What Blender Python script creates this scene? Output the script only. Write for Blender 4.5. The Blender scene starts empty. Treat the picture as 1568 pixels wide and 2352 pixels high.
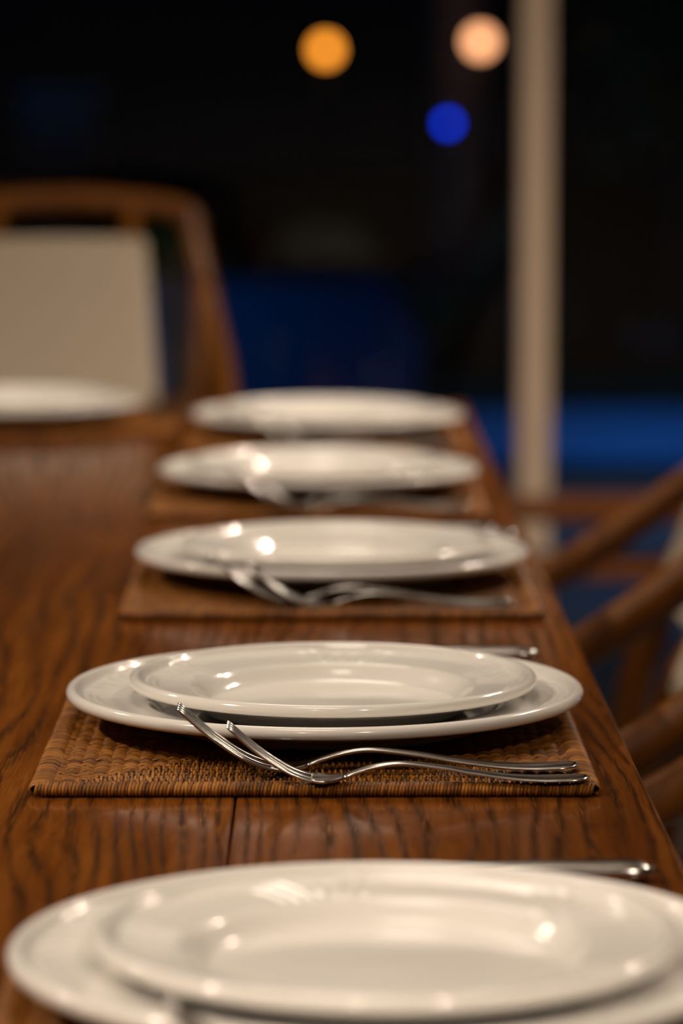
import bpy, bmesh, math, random
import numpy as np
from mathutils import Vector, Matrix
random.seed(7)
S = bpy.context.scene
C = S.collection

# ------------------------------------------------------------------ camera, world, exposure
F_PX = 8000.0                       # focal length in pixels of the 1568x2352 frame
CAM_Z = 1.0925
cam_d = bpy.data.cameras.new('camera')
cam = bpy.data.objects.new('camera', cam_d); C.objects.link(cam)
cam_d.sensor_fit = 'VERTICAL'; cam_d.sensor_height = 36.0; cam_d.sensor_width = 24.0
cam_d.lens = F_PX / 2352.0 * 36.0
PITCH = math.atan(926.0 / F_PX)
YAW = math.atan(39.0 / F_PX)        # table runs towards pixel x=745
cam.location = (0, 0, CAM_Z)
cam.rotation_euler = (math.pi / 2 - PITCH, 0, -YAW)
cam_d.clip_start = 0.05; cam_d.clip_end = 200
cam_d.dof.use_dof = True
cam_d.dof.focus_distance = 1.79
cam_d.dof.aperture_fstop = 5.2
cam_d.dof.aperture_blades = 0
S.camera = cam

W = bpy.data.worlds.new('night_sky'); S.world = W; W.use_nodes = True
W.node_tree.nodes['Background'].inputs[0].default_value = (0.10, 0.16, 0.30, 1)
W.node_tree.nodes['Background'].inputs[1].default_value = 0.003

S.view_settings.view_transform = 'Standard'; S.view_settings.look = 'None'
S.view_settings.exposure = 0.32; S.view_settings.gamma = 1.0
S.view_settings.use_curve_mapping = False
cy = S.cycles
cy.max_bounces = 5; cy.diffuse_bounces = 3; cy.glossy_bounces = 3; cy.transmission_bounces = 4; cy.transparent_max_bounces = 8
cy.use_adaptive_sampling = True; cy.adaptive_threshold = 0.05; cy.caustics_reflective = False; cy.caustics_refractive = False

WARM = (1.0, 0.83, 0.66)
DOWNLIGHTS = [  # x, y, power, where
    (1.50, 3.55, 15, 'right of the far chairs'), (1.42, 4.10, 8, 'right of the table near the window'),
    (-2.05, 3.30, 12, 'left of the far half of the table'), (-1.9, 1.2, 20, 'left of the near half of the table'),
    (-0.55, -1.1, 20, 'behind the photographer'), (0.95, -0.9, 34, 'behind and right of the photographer')]
CEIL = 2.65
PENDANTS = [(-0.12, 1.50, 2.02), (-0.12, 2.95, 2.02)]
PEND_L = 6.0

# ------------------------------------------------------------------ helpers
def link(name, mesh, parent=None, mat=None, smooth=True):
    o = bpy.data.objects.new(name, mesh); C.objects.link(o)
    if mat and not mesh.materials: mesh.materials.append(mat)
    if parent: o.parent = parent
    if smooth:
        mesh.polygons.foreach_set('use_smooth', [True] * len(mesh.polygons))
    return o
def mesh_py(name, v, f):
    m = bpy.data.meshes.new(name); m.from_pydata([tuple(p) for p in v], [], f); m.update(); return m
def thing(name, label, cat, loc=(0, 0, 0), rz=0.0, group=None, kind=None):
    o = bpy.data.objects.new(name, None); C.objects.link(o)
    o.empty_display_size = 0.05
    o.location = loc; o.rotation_euler = (0, 0, rz)
    return tag(o, label, cat, group, kind)
def tag(o, label=None, cat=None, group=None, kind=None):
    if label: o['label'] = label
    if cat: o['category'] = cat
    if group: o['group'] = group
    if kind: o['kind'] = kind
    return o
def copy_tree(root, loc, rz, label, group=None):
    r = root.copy(); C.objects.link(r); r.location = loc; r.rotation_euler = (0, 0, rz)
    r['label'] = label
    if group: r['group'] = group
    for ch in list(root.children):
        c = ch.copy(); C.objects.link(c); c.parent = r
        for g in list(ch.children):
            d = g.copy(); C.objects.link(d); d.parent = c
    return r

def bevel_box(x0, x1, y0, y1, z0, z1, b=0.0, seg=2):
    bm = bmesh.new()
    bmesh.ops.create_cube(bm, size=1.0)
    for v in bm.verts:
        v.co = Vector((x0 + (v.co.x + .5) * (x1 - x0), y0 + (v.co.y + .5) * (y1 - y0), z0 + (v.co.z + .5) * (z1 - z0)))
    if b > 0:
        bmesh.ops.bevel(bm, geom=bm.edges[:], offset=b, segments=seg, profile=0.5, affect='EDGES')
    m = bpy.data.meshes.new('box'); bm.to_mesh(m); bm.free(); return m
def box(name, x0, x1, y0, y1, z0, z1, mat, parent=None, b=0.0, seg=2):
    o = link(name, bevel_box(x0, x1, y0, y1, z0, z1, b, seg), parent, mat, smooth=False)
    return o

def prism(name, poly, z0, z1, mat, parent=None):
    n = len(poly); v = [(x, y, z0) for x, y in poly] + [(x, y, z1) for x, y in poly]
    f = [tuple(reversed(range(n))), tuple(range(n, 2 * n))] + [(i, (i + 1) % n, n + (i + 1) % n, n + i) for i in range(n)]
    return link(name, mesh_py(name, v, f), parent, mat, smooth=False)
def catmull(pts, n):
    P = [Vector(p) for p in pts]; out = []
    for i in range(len(P) - 1):
        p0 = P[max(i - 1, 0)]; p1 = P[i]; p2 = P[i + 1]; p3 = P[min(i + 2, len(P) - 1)]
        for k in range(n):
            t = k / n
            out.append(0.5 * ((2 * p1) + (p2 - p0) * t + (2 * p0 - 5 * p1 + 4 * p2 - p3) * t * t + (3 * p1 - p0 - 3 * p2 + p3) * t ** 3))
    out.append(P[-1]); return out
def sweep(path, prof, up=Vector((0, 0, 1)), closed_prof=True, cap=True):
    """path: points; prof(i,t) -> list of (side, up) offsets."""
    v = []; f = []; n = len(path); k = None
    for i, p in enumerate(path):
        p = Vector(p)
        a = Vector(path[max(i - 1, 0)]); b = Vector(path[min(i + 1, n - 1)])
        t = (b - a).normalized()
        s = t.cross(up)
        if s.length < 1e-4: s = t.cross(Vector((1, 0, 0)))
        s.normalize(); u = s.cross(t).normalized()
        pr = prof(i, i / (n - 1)); k = len(pr)
        for (ps, pu) in pr: v.append(p + s * ps + u * pu)
    kk = k if closed_prof else k - 1
    for i in range(n - 1):
        for j in range(kk):
            j2 = (j + 1) % k
            f.append((i * k + j, i * k + j2, (i + 1) * k + j2, (i + 1) * k + j))
    if cap and closed_prof:
        f.append(tuple(reversed(range(k)))); f.append(tuple(range((n - 1) * k, n * k)))
    return v, f
def ring(rs, ru, n=12, e=1.0):
    out = []
    for j in range(n):
        a = 2 * math.pi * j / n; c, s = math.cos(a), math.sin(a)
        out.append((rs * math.copysign(abs(c) ** e, c), ru * math.copysign(abs(s) ** e, s)))
    return out
def tube(name, pts, rad, mat, parent=None, n=12, sub=6, flat=1.0, up=Vector((0, 0, 1))):
    path = catmull(pts, sub) if sub > 1 else [Vector(p) for p in pts]
    if callable(rad): pf = lambda i, t: ring(rad(t), rad(t) * flat, n)
    else: pf = lambda i, t: ring(rad, rad * flat, n)
    v, f = sweep(path, pf, up)
    return link(name, mesh_py(name, v, f), parent, mat)
def lathe_mesh(name, prof, n=48, closed=False):
    v = []; f = []; m = len(prof)
    for i in range(n):
        a = 2 * math.pi * i / n
        for (r, z) in prof: v.append((r * math.cos(a), r * math.sin(a), z))
    for i in range(n):
        i2 = (i + 1) % n
        for j in range(m - 1):
            f.append((i * m + j, i2 * m + j, i2 * m + j + 1, i * m + j + 1))
    return mesh_py(name, v, f)
def clean(mesh, d=1e-6):
    bm = bmesh.new(); bm.from_mesh(mesh)
    bmesh.ops.remove_doubles(bm, verts=bm.verts, dist=d)
    bmesh.ops.recalc_face_normals(bm, faces=bm.faces)
    bm.to_mesh(mesh); bm.free(); return mesh

# ------------------------------------------------------------------ materials
class NT:
    def __init__(s, name):
        s.m = bpy.data.materials.new(name); s.m.use_nodes = True
        s.t = s.m.node_tree; s.b = s.t.nodes['Principled BSDF']; s.out = s.t.nodes['Material Output']
    def n(s, typ, **kw):
        nd = s.t.nodes.new(typ)
        for k, v in kw.items(): setattr(nd, k, v)
        return nd
    def l(s, a, b): s.t.links.new(a, b)
    def set(s, **kw):
        for k, v in kw.items(): s.b.inputs[k.replace('_', ' ')].default_value = v
    def coords(s, scale=(1, 1, 1), rnd=False):
        tc = s.n('ShaderNodeTexCoord'); mp = s.n('ShaderNodeMapping'); mp.inputs['Scale'].default_value = scale
        if rnd:
            oi = s.n('ShaderNodeObjectInfo'); ad = s.n('ShaderNodeVectorMath', operation='MULTIPLY_ADD')
            ad.inputs[1].default_value = (0, 17.3, 31.7)
            s.l(oi.outputs['Random'], ad.inputs[0]); s.l(tc.outputs['Object'], ad.inputs[2]); s.l(ad.outputs[0], mp.inputs[0])
        else: s.l(tc.outputs['Object'], mp.inputs[0])
        return mp.outputs[0]
    def noise(s, vec, scale=1.0, detail=4.0, rough=0.55, dist=0.0):
        nz = s.n('ShaderNodeTexNoise'); nz.inputs['Scale'].default_value = scale
        nz.inputs['Detail'].default_value = detail; nz.inputs['Roughness'].default_value = rough; nz.inputs['Distortion'].default_value = dist
        s.l(vec, nz.inputs['Vector']); return nz.outputs['Fac']
    def ramp(s, fac, stops):
        r = s.n('ShaderNodeValToRGB'); e = r.color_ramp.elements
        while len(e) < len(stops): e.new(0.5)
        for k, (p, c) in enumerate(stops):
            e[k].position = p; e[k].color = (c[0], c[1], c[2], 1) if len(c) == 3 else c
        s.l(fac, r.inputs[0]); return r.outputs[0]
    def math(s, op, a, b=None, c=None):
        m = s.n('ShaderNodeMath', operation=op)
        for i, x in enumerate((a, b, c)):
            if x is None: continue
            if isinstance(x, (int, float)): m.inputs[i].default_value = x
            else: s.l(x, m.inputs[i])
        return m.outputs[0]
    def mix(s, fac, a, b, typ='MIX'):
        m = s.n('ShaderNodeMix', data_type='RGBA', blend_type=typ)
        for i, x in ((0, fac), (6, a), (7, b)):
            if isinstance(x, (int, float)): m.inputs[i].default_value = x
            elif isinstance(x, tuple): m.inputs[i].default_value = (x[0], x[1], x[2], 1)
            else: s.l(x, m.inputs[i])
        return m.outputs[2]
    def bump(s, h, strength=0.2, dist=0.001):
        b = s.n('ShaderNodeBump'); b.inputs['Strength'].default_value = strength; b.inputs['Distance'].default_value = dist
        s.l(h, b.inputs['Height']); s.l(b.outputs[0], s.b.inputs['Normal'])

def plain(name, col, rough=0.5, metal=0.0, var=0.15, nscale=8.0, **kw):
    t = NT(name); t.set(Roughness=rough, Metallic=metal, **kw)
    nz = t.noise(t.coords(), nscale, 4)
    lo = tuple(c * (1 - var) for c in col); hi = tuple(min(1, c * (1 + var)) for c in col)
    t.l(t.ramp(nz, [(0.3, lo), (0.7, hi)]), t.b.inputs['Base Color'])
    return t.m

def oak_table():
    t = NT('stained_oak_table')
    big = t.noise(t.coords((6.0, 0.9, 6.0), True), 1.0, 3, 0.5)
    brk = t.noise(t.coords((45, 6, 20), True), 1.0, 3, 0.6)
    tc = t.coords((1, 1, 1), True)
    sep = t.n('ShaderNodeSeparateXYZ'); t.l(tc, sep.inputs[0])
    ph = t.math('ADD', t.math('MULTIPLY', sep.outputs[0], 640.0), t.math('MULTIPLY', big, 88.0))
    wav = t.math('MULTIPLY_ADD', t.math('SINE', ph), 0.5, 0.5)
    ringm = t.math('POWER', wav, 2.0)
    pores = t.noise(t.coords((900, 34, 60), True), 1.0, 3, 0.6)
    pm = t.ramp(pores, [(0.50, (1, 1, 1)), (0.64, (0, 0, 0))])
    pm2 = t.ramp(pores, [(0.30, (1, 1, 1)), (0.50, (0, 0, 0))])
    fleck = t.noise(t.coords((90, 5, 20), True), 1.0, 4, 0.6)
    tone = t.noise(t.coords((7, 1.3, 7), True), 1.0, 2)
    base = t.ramp(fleck, [(0.28, (0.130, 0.037, 0.0050)), (0.52, (0.225, 0.068, 0.0090)), (0.78, (0.330, 0.112, 0.017))])
    base = t.mix(t.ramp(tone, [(0.35, (0, 0, 0)), (0.7, (1, 1, 1))]), base, t.mix(0.6, base, (0.075, 0.022, 0.006)))
    dark = t.math('MULTIPLY', t.math('MULTIPLY', t.math('MULTIPLY', ringm, pm), t.ramp(brk, [(0.32, (0.25, 0.25, 0.25)), (0.52, (1, 1, 1))])), 0.84)
    col = t.mix(dark, base, (0.012, 0.005, 0.0018))
    col = t.mix(t.math('MULTIPLY', pm2, 0.45), col, (0.03, 0.010, 0.002))
    t.l(col, t.b.inputs['Base Color'])
    t.set(Roughness=0.26, Specular_IOR_Level=0.5)
    t.b.inputs['IOR'].default_value = 1.45
    t.l(t.math('MULTIPLY_ADD', dark, 0.15, 0.12), t.b.inputs['Roughness'])
    t.l(t.math('MULTIPLY_ADD', dark, -0.22, 0.34), t.b.inputs['Specular IOR Level'])
    t.bump(t.math('SUBTRACT', t.math('MULTIPLY', fleck, 0.35), dark), 0.10, 0.0004)
    return t.m
def chair_wood(name='chair_teak', lo=(0.108, 0.034, 0.0035), hi=(0.215, 0.075, 0.0075), rough=0.36):
    t = NT(name); g = t.noise(t.coords((60, 60, 9)), 1.0, 4, 0.6, 0.4)
    t.l(t.ramp(g, [(0.3, lo), (0.7, hi)]), t.b.inputs['Base Color']); t.set(Roughness=rough, Specular_IOR_Level=0.3)
    t.bump(g, 0.1, 0.0008); return t.m
def rattan(name, lo, mid, hi):
    t = NT(name)
    geo = t.n('ShaderNodeNewGeometry')
    nz = t.noise(t.coords((1, 1, 1)), 55.0, 3)
    v = t.math('ADD', t.math('MULTIPLY', geo.outputs['Random Per Island'], 0.40), t.math('MULTIPLY', nz, 0.62))
    t.l(t.ramp(v, [(0.2, lo), (0.52, mid), (0.88, hi)]), t.b.inputs['Base Color'])
    t.set(Roughness=0.45, Specular_IOR_Level=0.25); return t.m
def porcelain():
    t = NT('cream_porcelain')
    nz = t.noise(t.coords(), 6.0, 2)
    t.l(t.ramp(nz, [(0.3, (0.815, 0.785, 0.74)), (0.7, (0.84, 0.81, 0.765))]), t.b.inputs['Base Color'])
    t.set(Roughness=0.13); t.b.inputs['IOR'].default_value = 1.5
    t.b.inputs['Coat Weight'].default_value = 0.3; t.b.inputs['Coat Roughness'].default_value = 0.05
    return t.m
def steel():
    t = NT('polished_steel'); g = t.noise(t.coords((40, 300, 40)), 1.0, 3)
    t.l(t.ramp(g, [(0.3, (0.50, 0.48, 0.455)), (0.7, (0.60, 0.58, 0.55))]), t.b.inputs['Base Color'])
    t.set(Metallic=1.0); t.l(t.math('MULTIPLY_ADD', g, 0.10, 0.14), t.b.inputs['Roughness']); return t.m
def cloth():
    t = NT('cream_linen')
    w1 = t.n('ShaderNodeTexWave', wave_type='BANDS', bands_direction='Y'); w1.inputs['Scale'].default_value = 160
    w2 = t.n('ShaderNodeTexWave', wave_type='BANDS', bands_direction='Z'); w2.inputs['Scale'].default_value = 160
    c = t.coords(); t.l(c, w1.inputs[0]); t.l(c, w2.inputs[0])
    h = t.math('MULTIPLY', w1.outputs['Fac'], w2.outputs['Fac'])
    t.l(t.mix(h, (0.45, 0.375, 0.285), (0.57, 0.48, 0.375)), t.b.inputs['Base Color'])
    t.set(Roughness=0.9); t.bump(h, 0.2, 0.0006); return t.m
def emis(name, col, strength):
    t = NT(name); t.set(Roughness=0.4); t.b.inputs['Base Color'].default_value = (col[0] * .5, col[1] * .5, col[2] * .5, 1)
    t.b.inputs['Emission Color'].default_value = (*col, 1); t.b.inputs['Emission Strength'].default_value = strength
    return t.m
def glass_pane():
    t = NT('window_glass'); tr = t.n('ShaderNodeBsdfTransparent'); tr.inputs[0].default_value = (0.93, 0.95, 0.95, 1)
    gl = t.n('ShaderNodeBsdfGlossy'); gl.inputs['Roughness'].default_value = 0.02
    fr = t.n('ShaderNodeFresnel'); fr.inputs['IOR'].default_value = 1.25
    mx = t.n('ShaderNodeMixShader'); t.l(fr.outputs[0], mx.inputs[0]); t.l(tr.outputs[0], mx.inputs[1]); t.l(gl.outputs[0], mx.inputs[2])
    t.l(mx.outputs[0], t.out.inputs['Surface']); return t.m
def water():
    t = NT('pool_water'); tr = t.n('ShaderNodeBsdfTransparent'); tr.inputs[0].default_value = (0.55, 0.80, 0.95, 1)
    gl = t.n('ShaderNodeBsdfGlossy'); gl.inputs['Roughness'].default_value = 0.08
    nz = t.noise(t.coords((1, 1, 1)), 2.2, 3); bp = t.n('ShaderNodeBump'); bp.inputs['Strength'].default_value = 0.3; bp.inputs['Distance'].default_value = 0.05
    t.l(nz, bp.inputs['Height']); t.l(bp.outputs[0], gl.inputs['Normal'])
    mx = t.n('ShaderNodeMixShader'); mx.inputs[0].default_value = 0.22; t.l(tr.outputs[0], mx.inputs[1]); t.l(gl.outputs[0], mx.inputs[2])
    t.l(mx.outputs[0], t.out.inputs['Surface']); return t.m

M = dict(
    oak=oak_table(), teak=chair_wood(), porcelain=porcelain(), steel=steel(), linen=cloth(),
    weave=rattan('rattan_strands', (0.045, 0.014, 0.0022), (0.225, 0.080, 0.0098), (0.47, 0.19, 0.026)),
    spoke=rattan('rattan_rods', (0.02, 0.008, 0.003), (0.06, 0.024, 0.008), (0.09, 0.04, 0.014)),
    bench=chair_wood('bench_wood', (0.12, 0.036, 0.006), (0.22, 0.072, 0.014), 0.35),
    mullion=plain('painted_mullion', (0.72, 0.56, 0.42), 0.5, var=0.04),
    wall=plain('plaster_wall', (0.33, 0.27, 0.21), 0.85, var=0.06, nscale=3),
    ceil=plain('ceiling_plaster', (0.62, 0.55, 0.47), 0.9, var=0.04),
    floor=plain('dark_floor_tiles', (0.030, 0.024, 0.020), 0.5, var=0.2, nscale=2),
    deck=plain('dark_slate_deck', (0.12, 0.125, 0.135), 0.5, var=0.25, nscale=1.5),
    coping=plain('charcoal_coping', (0.03, 0.03, 0.03), 0.9, var=0.2, Specular_IOR_Level=0.08),
    tile=plain('pool_tile', (0.20, 0.42, 0.60), 0.4, var=0.2, nscale=0.6),
    lawn=plain('night_lawn', (0.02, 0.035, 0.012), 0.9, var=0.4, nscale=5),
    leaf=plain('dark_leaf', (0.05, 0.11, 0.03), 0.5, var=0.4, nscale=5),
    bark=plain('palm_bark', (0.20, 0.17, 0.12), 0.9, var=0.3, nscale=12),
    rock=plain('garden_boulder', (0.16, 0.16, 0.17), 0.85, var=0.3, nscale=6),
    stone=plain('pale_stone', (0.35, 0.37, 0.38), 0.8, var=0.12, nscale=5),
    iron=plain('black_iron', (0.02, 0.02, 0.022), 0.5, var=0.2),
    brass=plain('brushed_trim', (0.5, 0.45, 0.38), 0.35, 0.8, var=0.05),
    glass=glass_pane(), water=water(),
)

# ------------------------------------------------------------------ room shell
TABLE_Z = 0.75
GLASS_Y = 5.52
def structure(o): o['kind'] = 'structure'; return o
structure(box('floor', -4.2, 3.8, -3.2, GLASS_Y + 0.10, -0.10, 0.0, M['floor']))
structure(box('ceiling', -4.2, 3.8, -3.2, GLASS_Y + 0.10, CEIL + 0.03, CEIL + 0.13, M['ceil']))
structure(box('wall_left', -4.3, -4.2, -3.2, GLASS_Y + 0.10, 0, CEIL + 0.03, M['wall']))
structure(box('wall_right', 3.8, 3.9, -3.2, GLASS_Y + 0.10, 0, CEIL + 0.03, M['wall']))
structure(box('wall_back', -4.2, 3.8, -3.3, -3.2, 0, CEIL + 0.03, M['wall']))
win = thing('window_1', None, None, (0, GLASS_Y, 0)); win['kind'] = 'structure'
MX = [-3.9, -1.83, 0.331, 2.40]
for k, x in enumerate(MX):
    box('mullion', x - 0.0265, x + 0.0265, -0.03, 0.03, 0.05, CEIL - 0.02, M['mullion'], win, 0.008, 3)
box('bottom_rail', -4.2, 3.8, -0.04, 0.04, 0.0, 0.05, M['bench'], win, 0.004)
box('top_rail', -4.2, 3.8, -0.04, 0.04, CEIL - 0.02, CEIL + 0.03, M['mullion'], win, 0.004)
xs = [-4.2] + MX + [3.8]
for a, b in zip(xs[:-1], xs[1:]):
    box('pane', a + 0.033, b - 0.033, -0.004, 0.004, 0.05, CEIL - 0.02, M['glass'], win)

# ceiling downlights: the lamps of the room
def downlight(x, y, power, pos):
    t = thing('ceiling_downlight', 'small round recessed ceiling downlight ' + pos, 'downlight', (x, y, CEIL), 0, 'warm ceiling downlights')
    prof = [(0.045, 0.004), (0.045, -0.002), (0.050, -0.006), (0.062, -0.006), (0.066, 0.0), (0.066, 0.030), (0.045, 0.030)]
    link('trim_ring', clean(lathe_mesh('trim_ring', prof, 32)), t, M['brass'])
    link('lens', clean(lathe_mesh('lens', [(0.0001, 0.003), (0.02, 0.0025), (0.044, 0.004), (0.044, 0.012), (0.0001, 0.012)], 24)), t, LENS)
    ld = bpy.data.lights.new('downlight_beam', 'SPOT'); ld.energy = power * 13.0; ld.color = WARM
    ld.shadow_soft_size = 0.042; ld.spot_size = math.radians(130); ld.spot_blend = 0.9
    lo = bpy.data.objects.new('downlight_beam', ld); C.objects.link(lo); lo.parent = t; lo.location = (0, 0, -0.012)
LENS = emis('downlight_lens', WARM, 12.0)
for d_ in DOWNLIGHTS: downlight(*d_)

# two round fabric pendants hang over the table, above the frame
SHADE = emis('glowing_lampshade', (1.0, 0.85, 0.70), PEND_L)
for i, (x, y, z) in enumerate(PENDANTS):
    t = thing('pendant_lamp', 'round fabric pendant lamp hanging over the %s half of the table' % ('near', 'far')[i], 'lamp', (x, y, z), 0, 'pendant lamps over the table')
    r = 0.21
    pr = [(max(1e-4, r * math.sin(a)), -0.17 * math.cos(a)) for a in np.linspace(0.0, math.pi - .2, 22)]
    link('shade', clean(lathe_mesh('shade', pr, 40)), t, SHADE)
    link('cap', clean(lathe_mesh('cap', [(.045, .165), (.045, .18), (.012, .20), (.004, .22)], 20)), t, M['brass'])
    tube('cord', [(0, 0, .21), (0, 0, .4), (0, 0, CEIL + .03 - z)], .004, M['iron'], t, 8, 2, up=Vector((0, 1, 0)))

# ------------------------------------------------------------------ dining table
TX0, TX1, TY0, TY1 = -0.853, 0.1634, 0.62, 4.06
table = thing('dining_table', 'long polished dark oak dining table set with white plates', 'table', (0, 0, 0))
edges = [TX1, -0.0446, -0.247, -0.450, -0.652, TX0]
for k in range(5):
    x1, x0 = edges[k], edges[k + 1]
    g0 = 0.0 if k == 4 else 0.0004; g1 = 0.0 if k == 0 else 0.0004
    cx = (x0 + x1) / 2
    m = bevel_box(x0 + g0 - cx, x1 - g1 - cx, TY0, TY1, -0.038, 0, 0.0014, 3)
    o = link('plank', m, table, M['oak'], smooth=False); o.location = (cx, 0, TABLE_Z)
box('apron', TX0 + 0.07, TX1 - 0.07, TY0 + 0.07, TY0 + 0.092, 0.645, TABLE_Z - 0.0385, M['oak'], table, 0.002)
box('apron', TX0 + 0.07, TX1 - 0.07, TY1 - 0.092, TY1 - 0.07, 0.645, TABLE_Z - 0.0385, M['oak'], table, 0.002)
box('apron', TX0 + 0.07, TX0 + 0.092, TY0 + 0.0925, TY1 - 0.0925, 0.645, TABLE_Z - 0.0385, M['oak'], table, 0.002)
box('apron', TX1 - 0.092, TX1 - 0.07, TY0 + 0.0925, TY1 - 0.0925, 0.645, TABLE_Z - 0.0385, M['oak'], table, 0.002)
for (lx, ly) in ((TX0 + .14, TY0 + .14), (TX1 - .14, TY0 + .14), (TX0 + .14, TY1 - .14), (TX1 - .14, TY1 - .14)):
    box('leg', lx - .045, lx + .045, ly - .045, ly + .045, 0, TABLE_Z - 0.0385, M['oak'], table, 0.006)

# ------------------------------------------------------------------ woven rattan placemat
MAT_A, MAT_B, MAT_T = 0.143, 0.151, 0.0066
def make_weave():
    rnd = np.random.default_rng(3)
    V = []; Fc = []; base = 0
    a, b = MAT_A - 0.007, MAT_B - 0.007
    pitch, spoke = 0.00165, 0.0074
    def strand(origin, along, side, length, par):
        nonlocal base
        if length < 0.004: return
        n = max(3, int(length / 0.0019)); t = np.linspace(0, length, n)
        w = 0.00080 * (0.85 + 0.3 * rnd.random()); amp = 0.00120 * (0.85 + 0.35 * rnd.random())
        ph = par * math.pi + 0.30 * rnd.standard_normal()
        z = 0.0033 + amp * np.sin(math.pi * t / spoke + ph)
        wob = 0.00035 * np.sin(math.pi * t / spoke * 0.5 + rnd.random() * 6.28) + 0.0003 * rnd.standard_normal()
        th = 0.0009
        offs = [(-1, -0.1), (-0.55, 0.75), (0.55, 0.75), (1, -0.1)]
        pts = np.zeros((n, 4, 3))
        for j, (s, u) in enumerate(offs):
            pts[:, j, 0] = origin[0] + along[0] * t + side[0] * (s * w + wob)
            pts[:, j, 1] = origin[1] + along[1] * t + side[1] * (s * w + wob)
            pts[:, j, 2] = z + u * th
        V.append(pts.reshape(-1, 3))
        i = np.arange(n - 1)[:, None] * 4 + np.arange(3)[None, :] + base
        Fc.append(np.stack([i, i + 1, i + 5, i + 4], -1).reshape(-1, 4)); base += n * 4
    k = 0
    x = -a
    while x < a:
        L = a - abs(x) + 0.002
        strand((x, -b), (0, 1), (1, 0), L, k % 2); strand((x, b), (0, -1), (1, 0), L, (k + 1) % 2)
        x += pitch; k += 1
    y = -b; k = 0
    while y < b:
        L = min(a, b - abs(y)) + 0.001
        strand((-a, y), (1, 0), (0, 1), L, k % 2); strand((a, y), (-1, 0), (0, 1), L, (k + 1) % 2)
        y += pitch; k += 1
    V = np.concatenate(V); Fc = np.concatenate(Fc)
    m = bpy.data.meshes.new('weave'); m.from_pydata(V.tolist(), [], Fc.tolist()); m.update(); return m
def make_spokes():
    V = []; F = []
    d = 0.010
    while d < MAT_A - 0.004:
        x, y = MAT_A - d, MAT_B - d
        for p, q in (((-x, -y), (x, -y)), ((x, -y), (x, y)), ((x, y), (-x, y)), ((-x, y), (-x, -y))):
            v, f = sweep([(p[0], p[1], 0.0024), (q[0], q[1], 0.0024)], lambda i, t: ring(0.0019, 0.0017, 6))
            o = len(V); V += v; F += [tuple(k + o for k in ff) for ff in f]
        d += 0.0074
    # a thin woven backing under the rods
    o = len(V); x, y = MAT_A - .006, MAT_B - .006
    V += [Vector(p) for p in ((-x, -y, .0004), (x, -y, .0004), (x, y, .0004), (-x, y, .0004), (-x, -y, .0016), (x, -y, .0016), (x, y, .0016), (-x, y, .0016))]
    F += [tuple(k + o for k in q) for q in ((3, 2, 1, 0), (4, 5, 6, 7), (0, 1, 5, 4), (1, 2, 6, 5), (2, 3, 7, 6), (3, 0, 4, 7))]
    return mesh_py('spokes', V, F)
def make_border():
    rnd = np.random.default_rng(5)
    V = []; Fc = []; base = 0
    x, y = MAT_A - 0.0055, MAT_B - 0.0055
    cs = [(-x, -y), (x, -y), (x, y), (-x, y)]
    for e in range(4):
        p = np.array(cs[e]); q = np.array(cs[(e + 1) % 4]); L = np.linalg.norm(q - p); d = (q - p) / L; s = np.array((d[1], -d[0]))
        t = -0.002
        while t < L + 0.002:
            n = 13; ang = np.linspace(-0.9, 2 * math.pi - 2.2, n)   # open underneath
            rw = 0.0057 * (0.93 + 0.14 * rnd.random()); rh = 0.0031 * (0.93 + 0.16 * rnd.random())
            slant = 0.0016 + 0.0006 * rnd.standard_normal()
            c = np.zeros((n, 3))
            al = t + slant * (ang / math.pi)
            c[:, 0] = p[0] + d[0] * al + s[0] * rw * np.cos(ang); c[:, 1] = p[1] + d[1] * al + s[1] * rw * np.cos(ang)
            c[:, 2] = 0.0034 + rh * np.sin(ang)
            nr = np.stack([s[0] * np.cos(ang), s[1] * np.cos(ang), np.sin(ang)], -1)
            w = 0.00090
            pts = np.zeros((n, 4, 3))
            for j, (so, u) in enumerate(((-1, -0.4), (-0.5, 0.75), (0.5, 0.75), (1, -0.4))):
                pts[:, j, :] = c + nr * (u * 0.0008) + np.array((d[0], d[1], 0))[None, :] * (so * w)
            V.append(pts.reshape(-1, 3))
            i = np.arange(n - 1)[:, None] * 4 + np.arange(3)[None, :] + base
            Fc.append(np.stack([i, i + 1, i + 5, i + 4], -1).reshape(-1, 4)); base += n * 4
            t += 0.00175 * (0.92 + 0.16 * rnd.random())
        # core rod inside the wrapping
        v, f = sweep([(p[0], p[1], 0.0034), (q[0], q[1], 0.0034)], lambda i, t: ring(0.0052, 0.0027, 8), cap=False)
        V.append(np.array([tuple(a) for a in v])); Fc.append(np.array(f) + base); base += len(v)
    V = np.concatenate(V); Fc = np.concatenate(Fc)
    m = bpy.data.meshes.new('border'); m.from_pydata(V.tolist(), [], Fc.tolist()); m.update(); return m
mat_proto = thing('placemat', 'x', 'placemat', (0, 0, 0), 0, 'woven rattan placemats')
for nm, mk, mt in (('weave', make_weave, 'weave'), ('spokes', make_spokes, 'spoke'), ('border', make_border, 'weave')):
    o = link(nm, mk(), mat_proto, M[mt]); o['kind'] = 'stuff'

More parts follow.
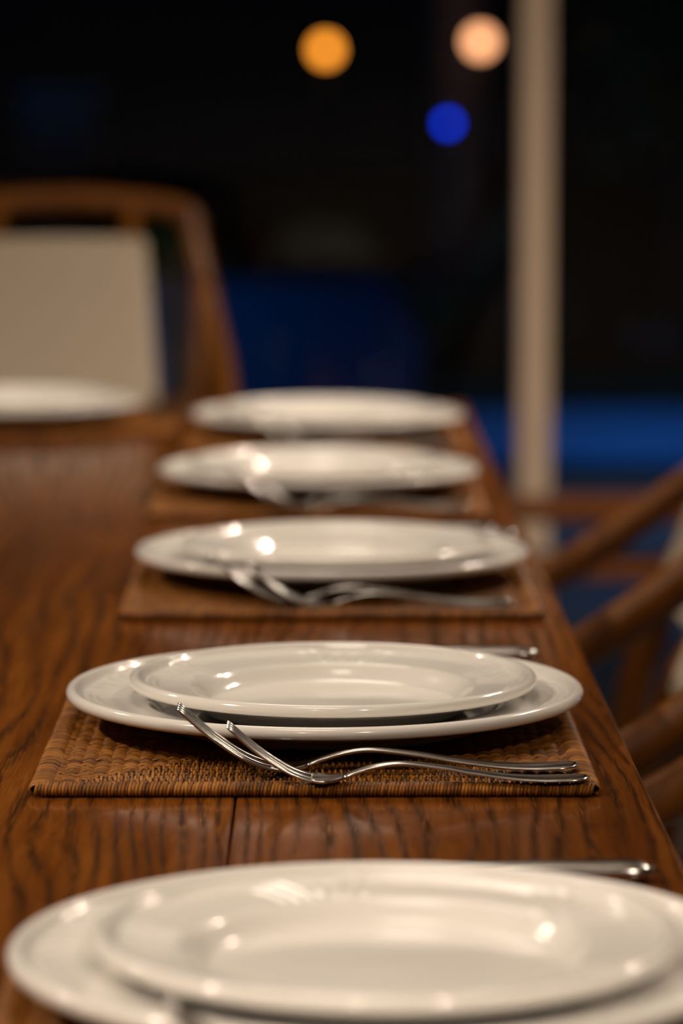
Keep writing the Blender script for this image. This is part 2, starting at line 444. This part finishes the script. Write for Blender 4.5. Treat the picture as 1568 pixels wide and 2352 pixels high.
# ------------------------------------------------------------------ plates
def plate_mesh(name, R, well, slope, base_z, rim0, rim1, lip, motif_rot, nmot=5):
    """lathe with embossed rim. well: flat radius, slope: radius where the rim starts."""
    # top profile as (r, z)
    prof = []
    for k in range(7): prof.append((max(1e-5, well * k / 6.0), base_z + 0.0008 * (1 - k / 6.0) ** 2))
    for k in range(1, 13):
        t = k / 12.0; s = t * t * (3 - 2 * t)
        prof.append((well + (slope - well) * t, base_z + (rim0 - base_z) * s))
    r_l = R - 0.0072
    nr = 40
    for k in range(1, nr + 1):
        t = k / nr; prof.append((slope + (r_l - slope) * t, rim0 + (rim1 - rim0) * t))
    # rounded lip
    cz = rim1 + 0.0009; rr = 0.0036
    for a in (140, 115, 90, 65, 40, 15, -10, -35, -60, -85, -110):
        a = math.radians(a); prof.append((R - rr + rr * math.cos(a), cz + lip * math.sin(a)))
    # underside
    foot = slope * 0.90
    prof += [(r_l - 0.002, rim1 - 0.0034), (slope + 0.012, rim0 - 0.0046), (slope - 0.002, rim0 - 0.0075), (foot + 0.0030, 0.0012), (foot + 0.0012, 0.0), (foot - 0.0025, 0.0), (foot - 0.004, 0.0016), (foot * 0.5, 0.0018), (1e-5, 0.0018)]
    n = 320; m = len(prof)
    P = np.array(prof); th = np.linspace(0, 2 * math.pi, n, endpoint=False)
    r = np.repeat(P[None, :, 0], n, 0); z = np.repeat(P[None, :, 1], n, 0).copy(); T = np.repeat(th[:, None], m, 1)
    # relief on the top of the rim
    top = np.zeros(m); top[20:19 + nr] = 1.0
    per = 2 * math.pi / nmot
    dth = np.abs(((T - motif_rot + per / 2) % per) - per / 2)
    h = np.zeros_like(r); rimw = r_l - slope
    for (r0, rin, a0, bw, hh, sg) in ((0.965, 0.05, 0.055, 0.16, 0.00070, 0.0016), (0.86, 0.02, 0.125, 0.15, 0.00062, 0.0015), (0.74, 0.10, 0.20, 0.14, 0.00048, 0.0015)):
        def line(d):
            u = np.clip((d - a0) / bw, 0, 1); s = 1 - (1 - u) ** 3
            return slope + rimw * (rin + (r0 - rin) * s)
        rl = line(dth); g = (line(dth + 1e-3) - rl) / 1e-3 / np.maximum(r, 1e-3)
        dist = (r - rl) / np.sqrt(1 + g * g)
        ok = (dth > a0)
        h += np.where(ok, hh * np.exp(-(dist / sg) ** 2), 0)
    # central leaf of each motif
    tt = (r - slope) / rimw
    wleaf = 0.045 * np.clip(np.sin(np.clip((tt - 0.08) / 0.75, 0, 1) * math.pi), 0, 1) * 1.0
    h += 0.0005 * np.clip(1 - (dth / np.maximum(wleaf, 1e-4)) ** 2, 0, 1)
    z += h * top[None, :]
    V = np.stack([r * np.cos(T), r * np.sin(T), z], -1).reshape(-1, 3)
    i = np.arange(n)[:, None] * m; i2 = ((np.arange(n) + 1) % n)[:, None] * m; j = np.arange(m - 1)[None, :]
    Fc = np.stack([i + j, i2 + j, i2 + j + 1, i + j + 1], -1).reshape(-1, 4)
    me = bpy.data.meshes.new(name); me.from_pydata(V.tolist(), [], Fc.tolist()); me.update()
    bm = bmesh.new(); bm.from_mesh(me); bmesh.ops.remove_doubles(bm, verts=bm.verts, dist=3e-5)
    bmesh.ops.recalc_face_normals(bm, faces=bm.faces); bm.to_mesh(me); bm.free()
    me.materials.append(M['porcelain'])
    me.polygons.foreach_set('use_smooth', [True] * len(me.polygons))
    return me
DINNER = plate_mesh('dinner_plate', 0.1425, 0.088, 0.100, 0.0050, 0.0125, 0.0164, 0.0036, math.radians(24))
SMALL = plate_mesh('side_plate', 0.1125, 0.0670, 0.0790, 0.0040, 0.0128, 0.0160, 0.0034, math.radians(14))
def plate(name, mesh, loc, rz, label, group):
    o = bpy.data.objects.new(name, mesh); C.objects.link(o); o.location = loc; o.rotation_euler = (0, 0, rz)
    return tag(o, label, 'plate', group)

# ------------------------------------------------------------------ cutlery
def interp(tab, x):
    return float(np.interp(x, [a for a, _ in tab], [b for _, b in tab]))
def smooth_tab(tab, x):
    pts = catmull([(a, 0, b) for a, b in tab], 10)
    return float(np.interp(x, [p.x for p in pts], [p.z for p in pts]))
FORK_Z = [(0, .0330), (.0152, .0192), (.0294, .0090), (.040, .0034), (.049, .0009), (.058, .0008), (.0667, .0028), (.075, .0058), (.086, .0088), (.100, .0100), (.123, .0076), (.1385, .0050), (.161, .0022), (.177, .0014), (.190, .0016), (.205, .0024)]
FORK_HW = [(.049, .0118), (.056, .0108), (.062, .0075), (.068, .0045), (.075, .0034), (.100, .0036), (.130, .0052), (.160, .0078), (.185, .0100), (.197, .0098), (.202, .0075), (.2048, .0025)]
def make_fork(k, name='fork'):
    """fork along +x from tine tips (x=0); k scales it. Bowl rests at z=0."""
    root = thing(name, 'x', 'fork', (0, 0, 0), 0, 'forks')
    def path(x0, x1, n, y=0.0, dz=0.0):
        return [Vector((x * k, y * k, (smooth_tab(FORK_Z, x) + dz) * k)) for x in np.linspace(x0, x1, n)]
    # handle with neck
    p = path(.0655, .2048, 46); xs_ = np.linspace(.0655, .2048, 46)
    v, f = sweep(p, lambda i, t: ring(interp(FORK_HW, xs_[i]) * k, (0.00145 - 0.0004 * t) * k, 14, 0.8))
    link('handle', mesh_py('handle', v, f), root, M['steel'])
    # bowl: cupped plate where the tines meet
    xb = np.linspace(.0475, .0665, 12); p = path(.0475, .0665, 12)
    def bowl(i, t):
        hw = interp(FORK_HW, max(xb[i], .049)) * k; out = []
        for s in np.linspace(-1, 1, 9): out.append((s * hw, (0.0009 + 0.0014 * s * s * (1 - t)) * k))
        for s in np.linspace(1, -1, 9): out.append((s * hw, (-0.0009 + 0.0014 * s * s * (1 - t)) * k))
        return out
    v, f = sweep(p, bowl); link('bowl', mesh_py('bowl', v, f), root, M['steel'])
    for j in range(4):
        yy = (-0.0098, -0.0033, 0.0033, 0.0098)[j]
        sp = lambda x: yy * (0.93 + 0.07 * (x / .05))
        p = [Vector((x * k, sp(x) * k, (smooth_tab(FORK_Z, x) + 0.0014 * (yy / .0118) ** 2 * min(1, x / .04)) * k)) for x in np.linspace(0.0, .0500, 26)]
        def tn(i, t):
            w = (0.0011 + 0.0009 * t) * k * (0.45 if i == 0 else 1)
            return ring(w, 0.00085 * k * (0.6 if i == 0 else 1), 12, 0.35)
        v, f = sweep(p, tn); link('tine', mesh_py('tine', v, f), root, M['steel'])
    return root
def make_knife():
    root = thing('table_knife', 'x', 'knife', (0, 0, 0), 0, 'table knives')
    # blade from x=0 to .115, handle to .225
    n = 24; xs_ = np.linspace(.028, .112, n)
    def bl(i, t):
        w = 0.0095 * math.sqrt(min(1, t / .18)) + 0.0004
        return [(-w, -0.0002), (-w * .2, 0.0009), (w, 0.0011), (w, -0.0011), (-w * .2, -0.0009)]
    v, f = sweep([Vector((x, 0, .0048)) for x in xs_], bl); link('blade', mesh_py('blade', v, f), root, M['steel'])
    hx = np.linspace(.108, .225, 30)
    def hd(i, t):
        w = interp([(0, .0045), (.12, .0052), (.6, .0075), (.9, .0088), (.97, .0078), (1, .003)], t)
        h = interp([(0, .0020), (.12, .0036), (.6, .0045), (.92, .0048), (1, .0018)], t)
        return ring(w, h, 14, 0.85)
    v, f = sweep([Vector((x, 0, .0049)) for x in hx], hd); link('handle', mesh_py('handle', v, f), root, M['steel'])
    return root

# ------------------------------------------------------------------ place settings
MATTOP = TABLE_Z + MAT_T
ROWS = [  # plate centre x, y, mat centre x, words
    (0.0215, 1.302, 0.019, 'nearest'),
    (0.0000, 1.900, -0.005, 'second'),
    (0.0054, 2.508, 0.004, 'third'),
    (-0.0054, 3.090, -0.006, 'fourth'),
    (0.0030, 3.648, 0.000, 'fifth')]
PL = {'nearest': 'nearest the camera', 'second': 'in sharp focus, second from the camera', 'third': 'in the middle of the row, third from the camera',
      'fourth': 'fourth from the camera', 'fifth': 'at the far end of the row, fifth from the camera'}
ML = {'nearest': 'woven brown rattan placemat under the nearest plates at the bottom', 'second': 'woven brown rattan placemat in sharp focus under the second plates',
      'third': 'woven brown rattan placemat under the third plates of the row', 'fourth': 'woven brown rattan placemat under the fourth plates of the row',
      'fifth': 'woven brown rattan placemat under the farthest plates of the row'}
fork_d = make_fork(1.0); fork_s = make_fork(0.888); knife_p = make_knife()
used = {}
def put(proto, loc, rz, label, key):
    if key not in used:
        used[key] = 1; proto.location = loc; proto.rotation_euler = (0, 0, rz); proto['label'] = label; return proto
    return copy_tree(proto, loc, rz, label)
first_mat = True
for i, (px, py, mx, w) in enumerate(ROWS):
    put(mat_proto, (mx, py - 0.036 if i != 1 else 1.866, TABLE_Z), 0 if i % 2 else 0.004, ML[w], 'mat')
    plate('dinner_plate', DINNER, (px, py, MATTOP), i * 1.3 - 1.3, 'large cream rimmed dinner plate ' + PL[w], 'large dinner plates')
    plate('side_plate', SMALL, (px + (0.002, 0.0045, 0.003, -0.002, 0.0)[i], py + (0, .002, -.001, .001, 0)[i], MATTOP + 0.0066), i * 0.9 - 0.9,
          'smaller cream plate stacked on the %s large plate of the row' % w, 'smaller stacked plates')
    ends = {0: (-0.0535, -0.145, -0.028, -0.176), 1: (-0.0750, -0.1475, -0.0490, -0.1795), 2: (-0.078, -0.147, -0.052, -0.168),
            3: (-0.080, -0.147, -0.060, -0.176), 4: (-0.076, -0.150, -0.05, -0.178)}[i]
    rz = (0.0, 0.0, 0.0, 0.01, 0.0)[i]
    put(fork_d, (ends[0], py + ends[1], MATTOP + 0.0008), rz, 'polished dinner fork, tines up, lying closer to the plates of the %s setting' % w, 'fd')
    put(fork_s, (ends[2], py + ends[3], MATTOP + 0.0008), rz, 'shorter polished fork lying at the front edge of the %s placemat' % w, 'fs')
    ke = {0: (.147, .222), 1: (.134, .247), 2: (.153, .247), 3: (.134, .24), 4: (.134, .24)}[i]
    put(knife_p, (ke[0] - .225, py + ke[1], TABLE_Z + 0.0002), 0, 'polished table knife lying behind the plates of the %s setting' % w, 'kn')
    if i == 2:
        put(knife_p, (.139 - .225, py + .285, TABLE_Z + .0002), 0, 'second polished knife farther behind the plates of the third setting', 'kn')
# head of the table
HX, HY = -0.342, 3.80
put(mat_proto, (HX + .030, HY - .005, TABLE_Z), math.pi / 2, 'woven brown rattan placemat at the head of the table before the cream chair', 'mat')
plate('dinner_plate', DINNER, (HX, HY + .005, MATTOP), 0.4, 'large cream dinner plate at the head of the table before the chair', 'large dinner plates')
plate('side_plate', SMALL, (HX + .002, HY + .006, MATTOP + .0066), 0.2, 'smaller cream plate stacked at the head of the table', 'smaller stacked plates')
put(fork_d, (HX + 0.160, HY - .03, MATTOP + .0008), math.pi / 2, 'polished dinner fork beside the plates at the head of the table', 'fd')
put(fork_s, (HX + 0.186, HY - .015, MATTOP + .0008), math.pi / 2, 'shorter outer fork beside the plates at the head of the table', 'fs')

# ------------------------------------------------------------------ chairs
def make_chair():
    root = thing('armchair', 'x', 'chair', (0, 0, 0), 0, 'bentwood armchairs around the table')
    half = [(-.065, .225, .508), (.02, .227, .560), (.12, .228, .608), (.215, .227, .658), (.28, .224, .702), (.341, .217, .750), (.40, .201, .812), (.438, .186, .868), (.460, .175, .916), (.4705, .167, .947), (.475, .140, .957), (.478, .07, .965)]
    loop = half + [(.480, 0, .968)] + [(x, -y, z) for x, y, z in reversed(half)]
    tube('arm_loop', loop, lambda t: 0.0168 + 0.0018 * math.cos((t - .5) * 4 * math.pi), M['teak'], root, 14, 6)
    for s in (1, -1):
        tube('front_leg', [(-.060, s * .225, .512), (-.064, s * .226, .44), (-.066, s * .226, .25), (-.070, s * .228, 0.0)], lambda t: .0175 - .005 * t, M['teak'], root, 12, 5, up=Vector((1, 0, 0)))
        tube('rear_leg', [(.430, s * .190, .852), (.368, s * .190, .74), (.300, s * .189, .63), (.262, s * .186, .46), (.300, s * .184, .24), (.365, s * .184, 0.0)], lambda t: .0200 - .007 * t, M['teak'], root, 12, 5, up=Vector((0, 1, 0)))
        tube('seat_rail', [(-.066, s * .222, .425), (.10, s * .205, .415), (.268, s * .180, .405)], .014, M['teak'], root, 10, 5)
    tube('cross_rail', [(-.066, .222, .425), (-.066, -.222, .425)], .014, M['teak'], root, 10, 4)
    tube('cross_rail', [(.268, .18, .405), (.268, -.18, .405)], .014, M['teak'], root, 10, 4)
    # seat cushion
    box('seat', -.075, .225, -.185, .185, .432, .482, M['linen'], root, .018, 4)
    # upholstered back: a reclined, gently curved panel
    col = [(.294, .645), (.315, .70), (.345, .78), (.375, .86), (.398, .920)]
    path = catmull([(x, 0, z) for x, z in col], 5)
    ny = 9
    def pf(i, t):
        hw = .140 - .027 * t; out = []
        for a in np.linspace(-1, 1, ny): out.append((a * hw, 0.014 - 0.012 * a * a * 0.6 + 0.0))
        for a in np.linspace(1, -1, ny): out.append((a * hw, -0.012 - 0.012 * a * a * 0.6))
        return out
    v, f = sweep(path, pf, up=Vector((-1, 0, 0.3)))
    p = link('back_panel', mesh_py('back_panel', v, f), root, M['linen'])
    bv = p.modifiers.new('round', 'BEVEL'); bv.width = 0.006; bv.segments = 2; bv.limit_method = 'ANGLE'; bv.angle_limit = math.radians(50)
    for s in (1, -1):
        tube('back_stub', [(.392, s * .091, .905), (.43, s * .091, .936), (.474, s * .091, .961)], .0125, M['teak'], root, 10, 4)
    return root
chair = make_chair()
put(chair, (-0.352, 4.27, 0), math.pi / 2, 'bentwood armchair with tall cream back at the head of the table', 'ch')
for y, dx, lab in ((1.945, 0.0, 'bentwood armchair tucked beside the in-focus second place setting at lower right'),
                   (2.510, -0.025, 'bentwood armchair tucked beside the third place setting'),
                   (3.095, 0.022, 'bentwood armchair tucked beside the fourth place setting with crossing arms')):
    put(chair, (dx, y, 0), 0.0, lab, 'ch')

# low wooden bench in front of the window
bench = thing('low_bench', 'low dark wooden bench with lower shelf before the window post', 'bench', (0, 0, 0))
box('bench_top', -0.10, 1.35, 5.10, 5.24, .486, .514, M['bench'], bench, .004)
box('shelf', -0.07, 1.32, 5.105, 5.235, .400, .424, M['bench'], bench, .003)
for (x, y) in ((-0.06, 5.125), (-0.06, 5.215), (1.31, 5.125), (1.31, 5.215)):
    box('leg', x - .02, x + .02, y - .02, y + .02, 0, .483, M['bench'], bench, .003)

# ------------------------------------------------------------------ outside: terrace, pool, garden
DZ = -0.02
terr = thing('trim_1', None, None, (0, 0, 0)); terr['kind'] = 'structure'
box('dark_paving_strip', -14, 14, GLASS_Y + .11, 7.35, DZ - .12, DZ + .004, M['coping'], terr)  # dark strip added so the paving near the window stays dark
box('terrace_paving', -14, 14, 7.35, 10.45, DZ - .12, DZ, M['deck'], terr)
box('pool_coping', -14, 14, 10.45, 10.82, DZ - .12, DZ + .02, M['coping'], terr)
prism('garden_ground', [(.38, 14.35), (14, 14.35), (14, 60), (1.1, 60), (1.1, 25)], DZ - .12, DZ + .03, M['lawn'], terr)
box('garden_ground', -14, 1.1, 25, 60, DZ - .12, DZ + .03, M['lawn'], terr)
pool = thing('swimming_pool', 'blue lit swimming pool beyond the terrace', 'pool', (0, 0, 0))
PB = -1.25
box('pool_floor', -14, 14, 10.82, 25, PB - .1, PB, M['tile'], pool)
box('pool_wall', -14, 14, 10.75, 10.82, PB, DZ - .121, M['tile'], pool)
box('pool_wall', 0.38, 14, 14.35, 14.45, PB, DZ - .121, M['tile'], pool)
prism('pool_wall', [(.38, 14.45), (.48, 14.45), (1.2, 25), (1.1, 25)], PB, DZ - .121, M['tile'], pool)
box('pool_wall', -14, 1.1, 25, 25.1, PB, DZ - .121, M['tile'], pool)
wv = [(-14, 10.825, DZ - .10), (14, 10.825, DZ - .10), (14, 14.345, DZ - .10), (.375, 14.345, DZ - .10), (1.095, 24.99, DZ - .10), (-14, 24.99, DZ - .10)]
link('water_surface', mesh_py('water_surface', wv, [(0, 1, 2, 3, 4, 5)]), pool, M['water'], smooth=False)
BLUE_E = emis('pool_lamp_lens', (0.02, 0.20, 1.0), 2.0)
for (x, y, e) in ((3.2, 10.95, 7), (1.2, 14.2, 2), (-0.6, 11.0, 5), (-5.5, 11.0, 4), (-3.0, 24.7, 26)):
    lm = link('pool_lamp', clean(lathe_mesh('pool_lamp', [(1e-5, .02), (.05, .018), (.08, .01), (.085, 0), (1e-5, 0)], 20)), pool, BLUE_E)
    lm.location = (x, y, -.6); lm.rotation_euler = (math.pi / 2 if y > 15 or y == 14.2 else -math.pi / 2, 0, 0)
    ld = bpy.data.lights.new('pool_light', 'POINT'); ld.energy = e; ld.color = (0.01, 0.36, 1.0); ld.shadow_soft_size = .25
    lo = bpy.data.objects.new('pool_light', ld); C.objects.link(lo); lo.parent = pool
    lo.location = (x, y + (.5 if y < 12 else -.5), -.55)

def post_lamp(x, y, z, r, col, strength, label):
    t = thing('garden_lamp', label, 'lamp', (x, y, DZ + .03), 0, 'garden lamps outside')
    zz = z - DZ - .03
    tube('post', [(0, 0, 0), (0, 0, zz * .5), (0, 0, zz - r)], .012, M['iron'], t, 8, 2, up=Vector((0, 1, 0)))
    link('base', clean(lathe_mesh('base', [(.001, 0), (.06, 0), (.06, .015), (.02, .03), (.001, .03)], 16)), t, M['iron'])
    pr = [(max(1e-5, r * math.sin(a)), zz - r * math.cos(a)) for a in np.linspace(0, math.pi, 14)]
    link('globe', clean(lathe_mesh('globe', pr, 20)), t, emis('lamp_globe', col, strength))
    pr = [(r * .30, zz + r * .94), (r * .34, zz + r * 1.02), (r * .12, zz + r * 1.3), (1e-5, zz + r * 1.34)]
    link('cap', clean(lathe_mesh('cap', pr, 12)), t, M['iron'])
    return t
def at(px, py, Y):
    return ((px - 745) * Y / F_PX, CAM_Z + (250 - py) * Y / F_PX)
X, Z = at(748, 116, 27.0); post_lamp(X, 27.0, Z, .075, (1.0, .32, .028), 4.0, 'orange glowing globe lamp on a post beyond the pool')
X, Z = at(1100, 98, 15.4); post_lamp(X, 15.4, Z, .05, (1.0, .42, .19), 3.6, 'peach glowing globe lamp on a post beside the palm trunk')
X, Z = at(1027, 283, 15.2); post_lamp(X, 15.2, Z, .022, (.0005, .035, .8), 6.0, 'small deep blue stake light in the garden')
# unseen blue light added outside the frame to wash the paving
t = thing('added_paving_bollard', 'added unseen iron bollard with blue light washing the terrace', 'lamp', (3.6, 9.1, DZ))
tube('post', [(0, 0, 0), (0, 0, .25), (0, 0, .5)], .04, M['iron'], t, 12, 2, up=Vector((0, 1, 0)))
link('lens', clean(lathe_mesh('lens', [(1e-5, .5), (.05, .5), (.05, .56), (.055, .57), (1e-5, .6)], 16)), t, BLUE_E)
ld = bpy.data.lights.new('added_paving_wash', 'SPOT'); ld.spot_size = math.radians(168); ld.spot_blend = 0.15; ld.energy = 480; ld.color = (.20, .45, 1.0); ld.shadow_soft_size = .2
lo = bpy.data.objects.new('added_paving_wash', ld); C.objects.link(lo); lo.parent = t; lo.location = (0, 0, .68)

def leaves(n, fn, size, seed):
    rnd = random.Random(seed); V = []; F = []
    for _ in range(n):
        p = Vector(fn(rnd)); d = Vector((rnd.gauss(0, 1), rnd.gauss(0, 1), rnd.gauss(.2, .8))).normalized()
        s = d.cross(Vector((rnd.gauss(0, 1), rnd.gauss(0, 1), rnd.gauss(0, 1)))).normalized(); u = s.cross(d)
        L = size * rnd.uniform(.7, 1.3); o = len(V)
        V += [p, p + d * L * .5 + s * L * .22 + u * L * .05, p + d * L, p + d * L * .5 - s * L * .22 + u * L * .05, p + d * L * .5 - u * L * .03]
        F += [(o, o + 1, o + 4), (o + 1, o + 2, o + 4), (o + 2, o + 3, o + 4), (o + 3, o, o + 4)]
    return mesh_py('foliage', V, F)
# palm beside the peach lamp
pt = thing('palm_tree', 'tall palm trunk dimly lit beside the peach lamp', 'tree', (0.585, 15.9, DZ + .03))
tube('trunk', [(0, 0, 0), (.02, 0, 1.2), (-.02, 0, 2.6), (.03, 0, 4.2)], lambda t: .13 - .03 * t + .006 * math.sin(t * 150), M['bark'], pt, 14, 16, up=Vector((0, 1, 0)))
rn = random.Random(4)
for k in range(11):
    a = 2 * math.pi * k / 11 + rn.uniform(-.2, .2); c, s = math.cos(a), math.sin(a); V = []; F = []
    for j in range(13):
        t_ = j / 12; r_ = 1.7 * t_; zz = 4.2 + .7 * math.sin(t_ * 2.4) - 1.1 * t_ * t_; w = .02 + .22 * math.sin(min(1, t_ + .05) * math.pi)
        o = len(V)
        V += [(.03 + c * r_ - s * w, s * r_ + c * w, zz - .10), (.03 + c * r_, s * r_, zz), (.03 + c * r_ + s * w, s * r_ - c * w, zz - .10)]
        if j: F += [(o - 3, o - 2, o + 1, o), (o - 2, o - 1, o + 2, o + 1)]
    link('frond', mesh_py('frond', V, F), pt, M['leaf'])
def boulder(x, y, rx, ry, rz, label, seed):
    bm = bmesh.new(); bmesh.ops.create_icosphere(bm, subdivisions=3, radius=1)
    rnd = random.Random(seed); dirs = [(Vector((rnd.gauss(0, 1), rnd.gauss(0, 1), rnd.gauss(0, 1))).normalized(), rnd.uniform(.62, .9)) for _ in range(14)]
    for v in bm.verts:
        for d, h in dirs:
            q = v.co.dot(d)
            if q > h: v.co -= d * (q - h)
        v.co.x *= rx; v.co.y *= ry; v.co.z = max(v.co.z * rz * 1.1 + rz * .75, 0)
    m = bpy.data.meshes.new('boulder'); bm.to_mesh(m); bm.free()
    o = link('boulder', m, None, M['rock'], smooth=False); o.location = (x, y, DZ + .03)
    tag(o, label, 'rock', 'garden boulders'); return o
boulder(0.98, 15.78, .26, .2, .18, 'dark boulder at the pool edge left of the window post', 1)
boulder(1.40, 14.9, .2, .2, .12, 'low dark boulder behind the window post', 2)
def shrub(x, y, z, w, h, n, size, label, seed, stem=True):
    t = thing('shrub', label, 'shrub', (x, y, DZ + .03 if y > 11 else DZ), 0, 'garden shrubs')
    f = leaves(n, lambda r: (r.gauss(0, w * .45), r.gauss(0, w * .45), z + r.uniform(-.5, .5) * h), size, seed)
    o = link('foliage', f, t, M['leaf'], smooth=False); o['kind'] = 'stuff'
    tube('stem', [(0, 0, 0), (.02, 0, z * .5), (0, 0, z)], .02, M['bark'], t, 8, 3, up=Vector((0, 1, 0)))
shrub(0.01, 29.0, .30, .55, .35, 260, .10, 'low shrub faintly lit under the orange lamp', 11)
shrub(1.55, 15.6, 1.3, .45, .9, 320, .16, 'leafy bush faintly lit in the upper right garden', 12)
shrub(-0.262, 5.88, .885, .07, .10, 50, .05, 'small green plant behind the head chair', 13)
shrub(-4.6, 29.5, 1.2, 1.2, 1.8, 300, .22, 'tall dark shrub at the left end of the garden', 14)
# blue washed stone pillar
X, Z = at(145, 205, 27.0)
pi_ = thing('garden_pillar', 'pale stone garden pillar washed in dim blue light', 'pillar', (X, 27.0, DZ + .03))
box('shaft', -.28, .28, -.2, .2, .05, Z - DZ - .10, M['stone'], pi_, .01)
box('plinth', -.33, .33, -.25, .25, 0, .05, M['stone'], pi_, .01)
box('capstone', -.32, .32, -.24, .24, Z - DZ - .10, Z - DZ - .03, M['stone'], pi_, .01)
# long-leaved plant beside the blue light
X, Z = at(1005, 560, 14.66)
ag = thing('agave_plant', 'spiky long-leaved plant in dim blue light below the blue stake light', 'plant', (X, 14.66, DZ + .03))
for k in range(9):
    a = -1.0 + k * .28; V = []; F = []
    L = 1.0 if k == 6 else .6; ang = k * 2.4
    dx, dy = (.30, -.05) if k == 6 else (.22 * math.cos(ang), .22 * math.sin(ang))
    for j in range(9):
        t_ = j / 8; w = .05 * math.sin(math.pi * (.18 + .80 * t_)); c = Vector((dx * t_ * 1.4, dy * t_ * 1.4, L * t_ - .18 * t_ * t_)); s = Vector((-dy, dx, 0)).normalized() if k != 6 else Vector((.8, 0, -.4)).normalized()
        o = len(V); V += [c - s * w, c + Vector((0, .012, -.01)), c + s * w]
        if j: F += [(o - 3, o - 2, o + 1, o), (o - 2, o - 1, o + 2, o + 1)]
    link('leaf', mesh_py('leaf', V, F), ag, M['leaf'])
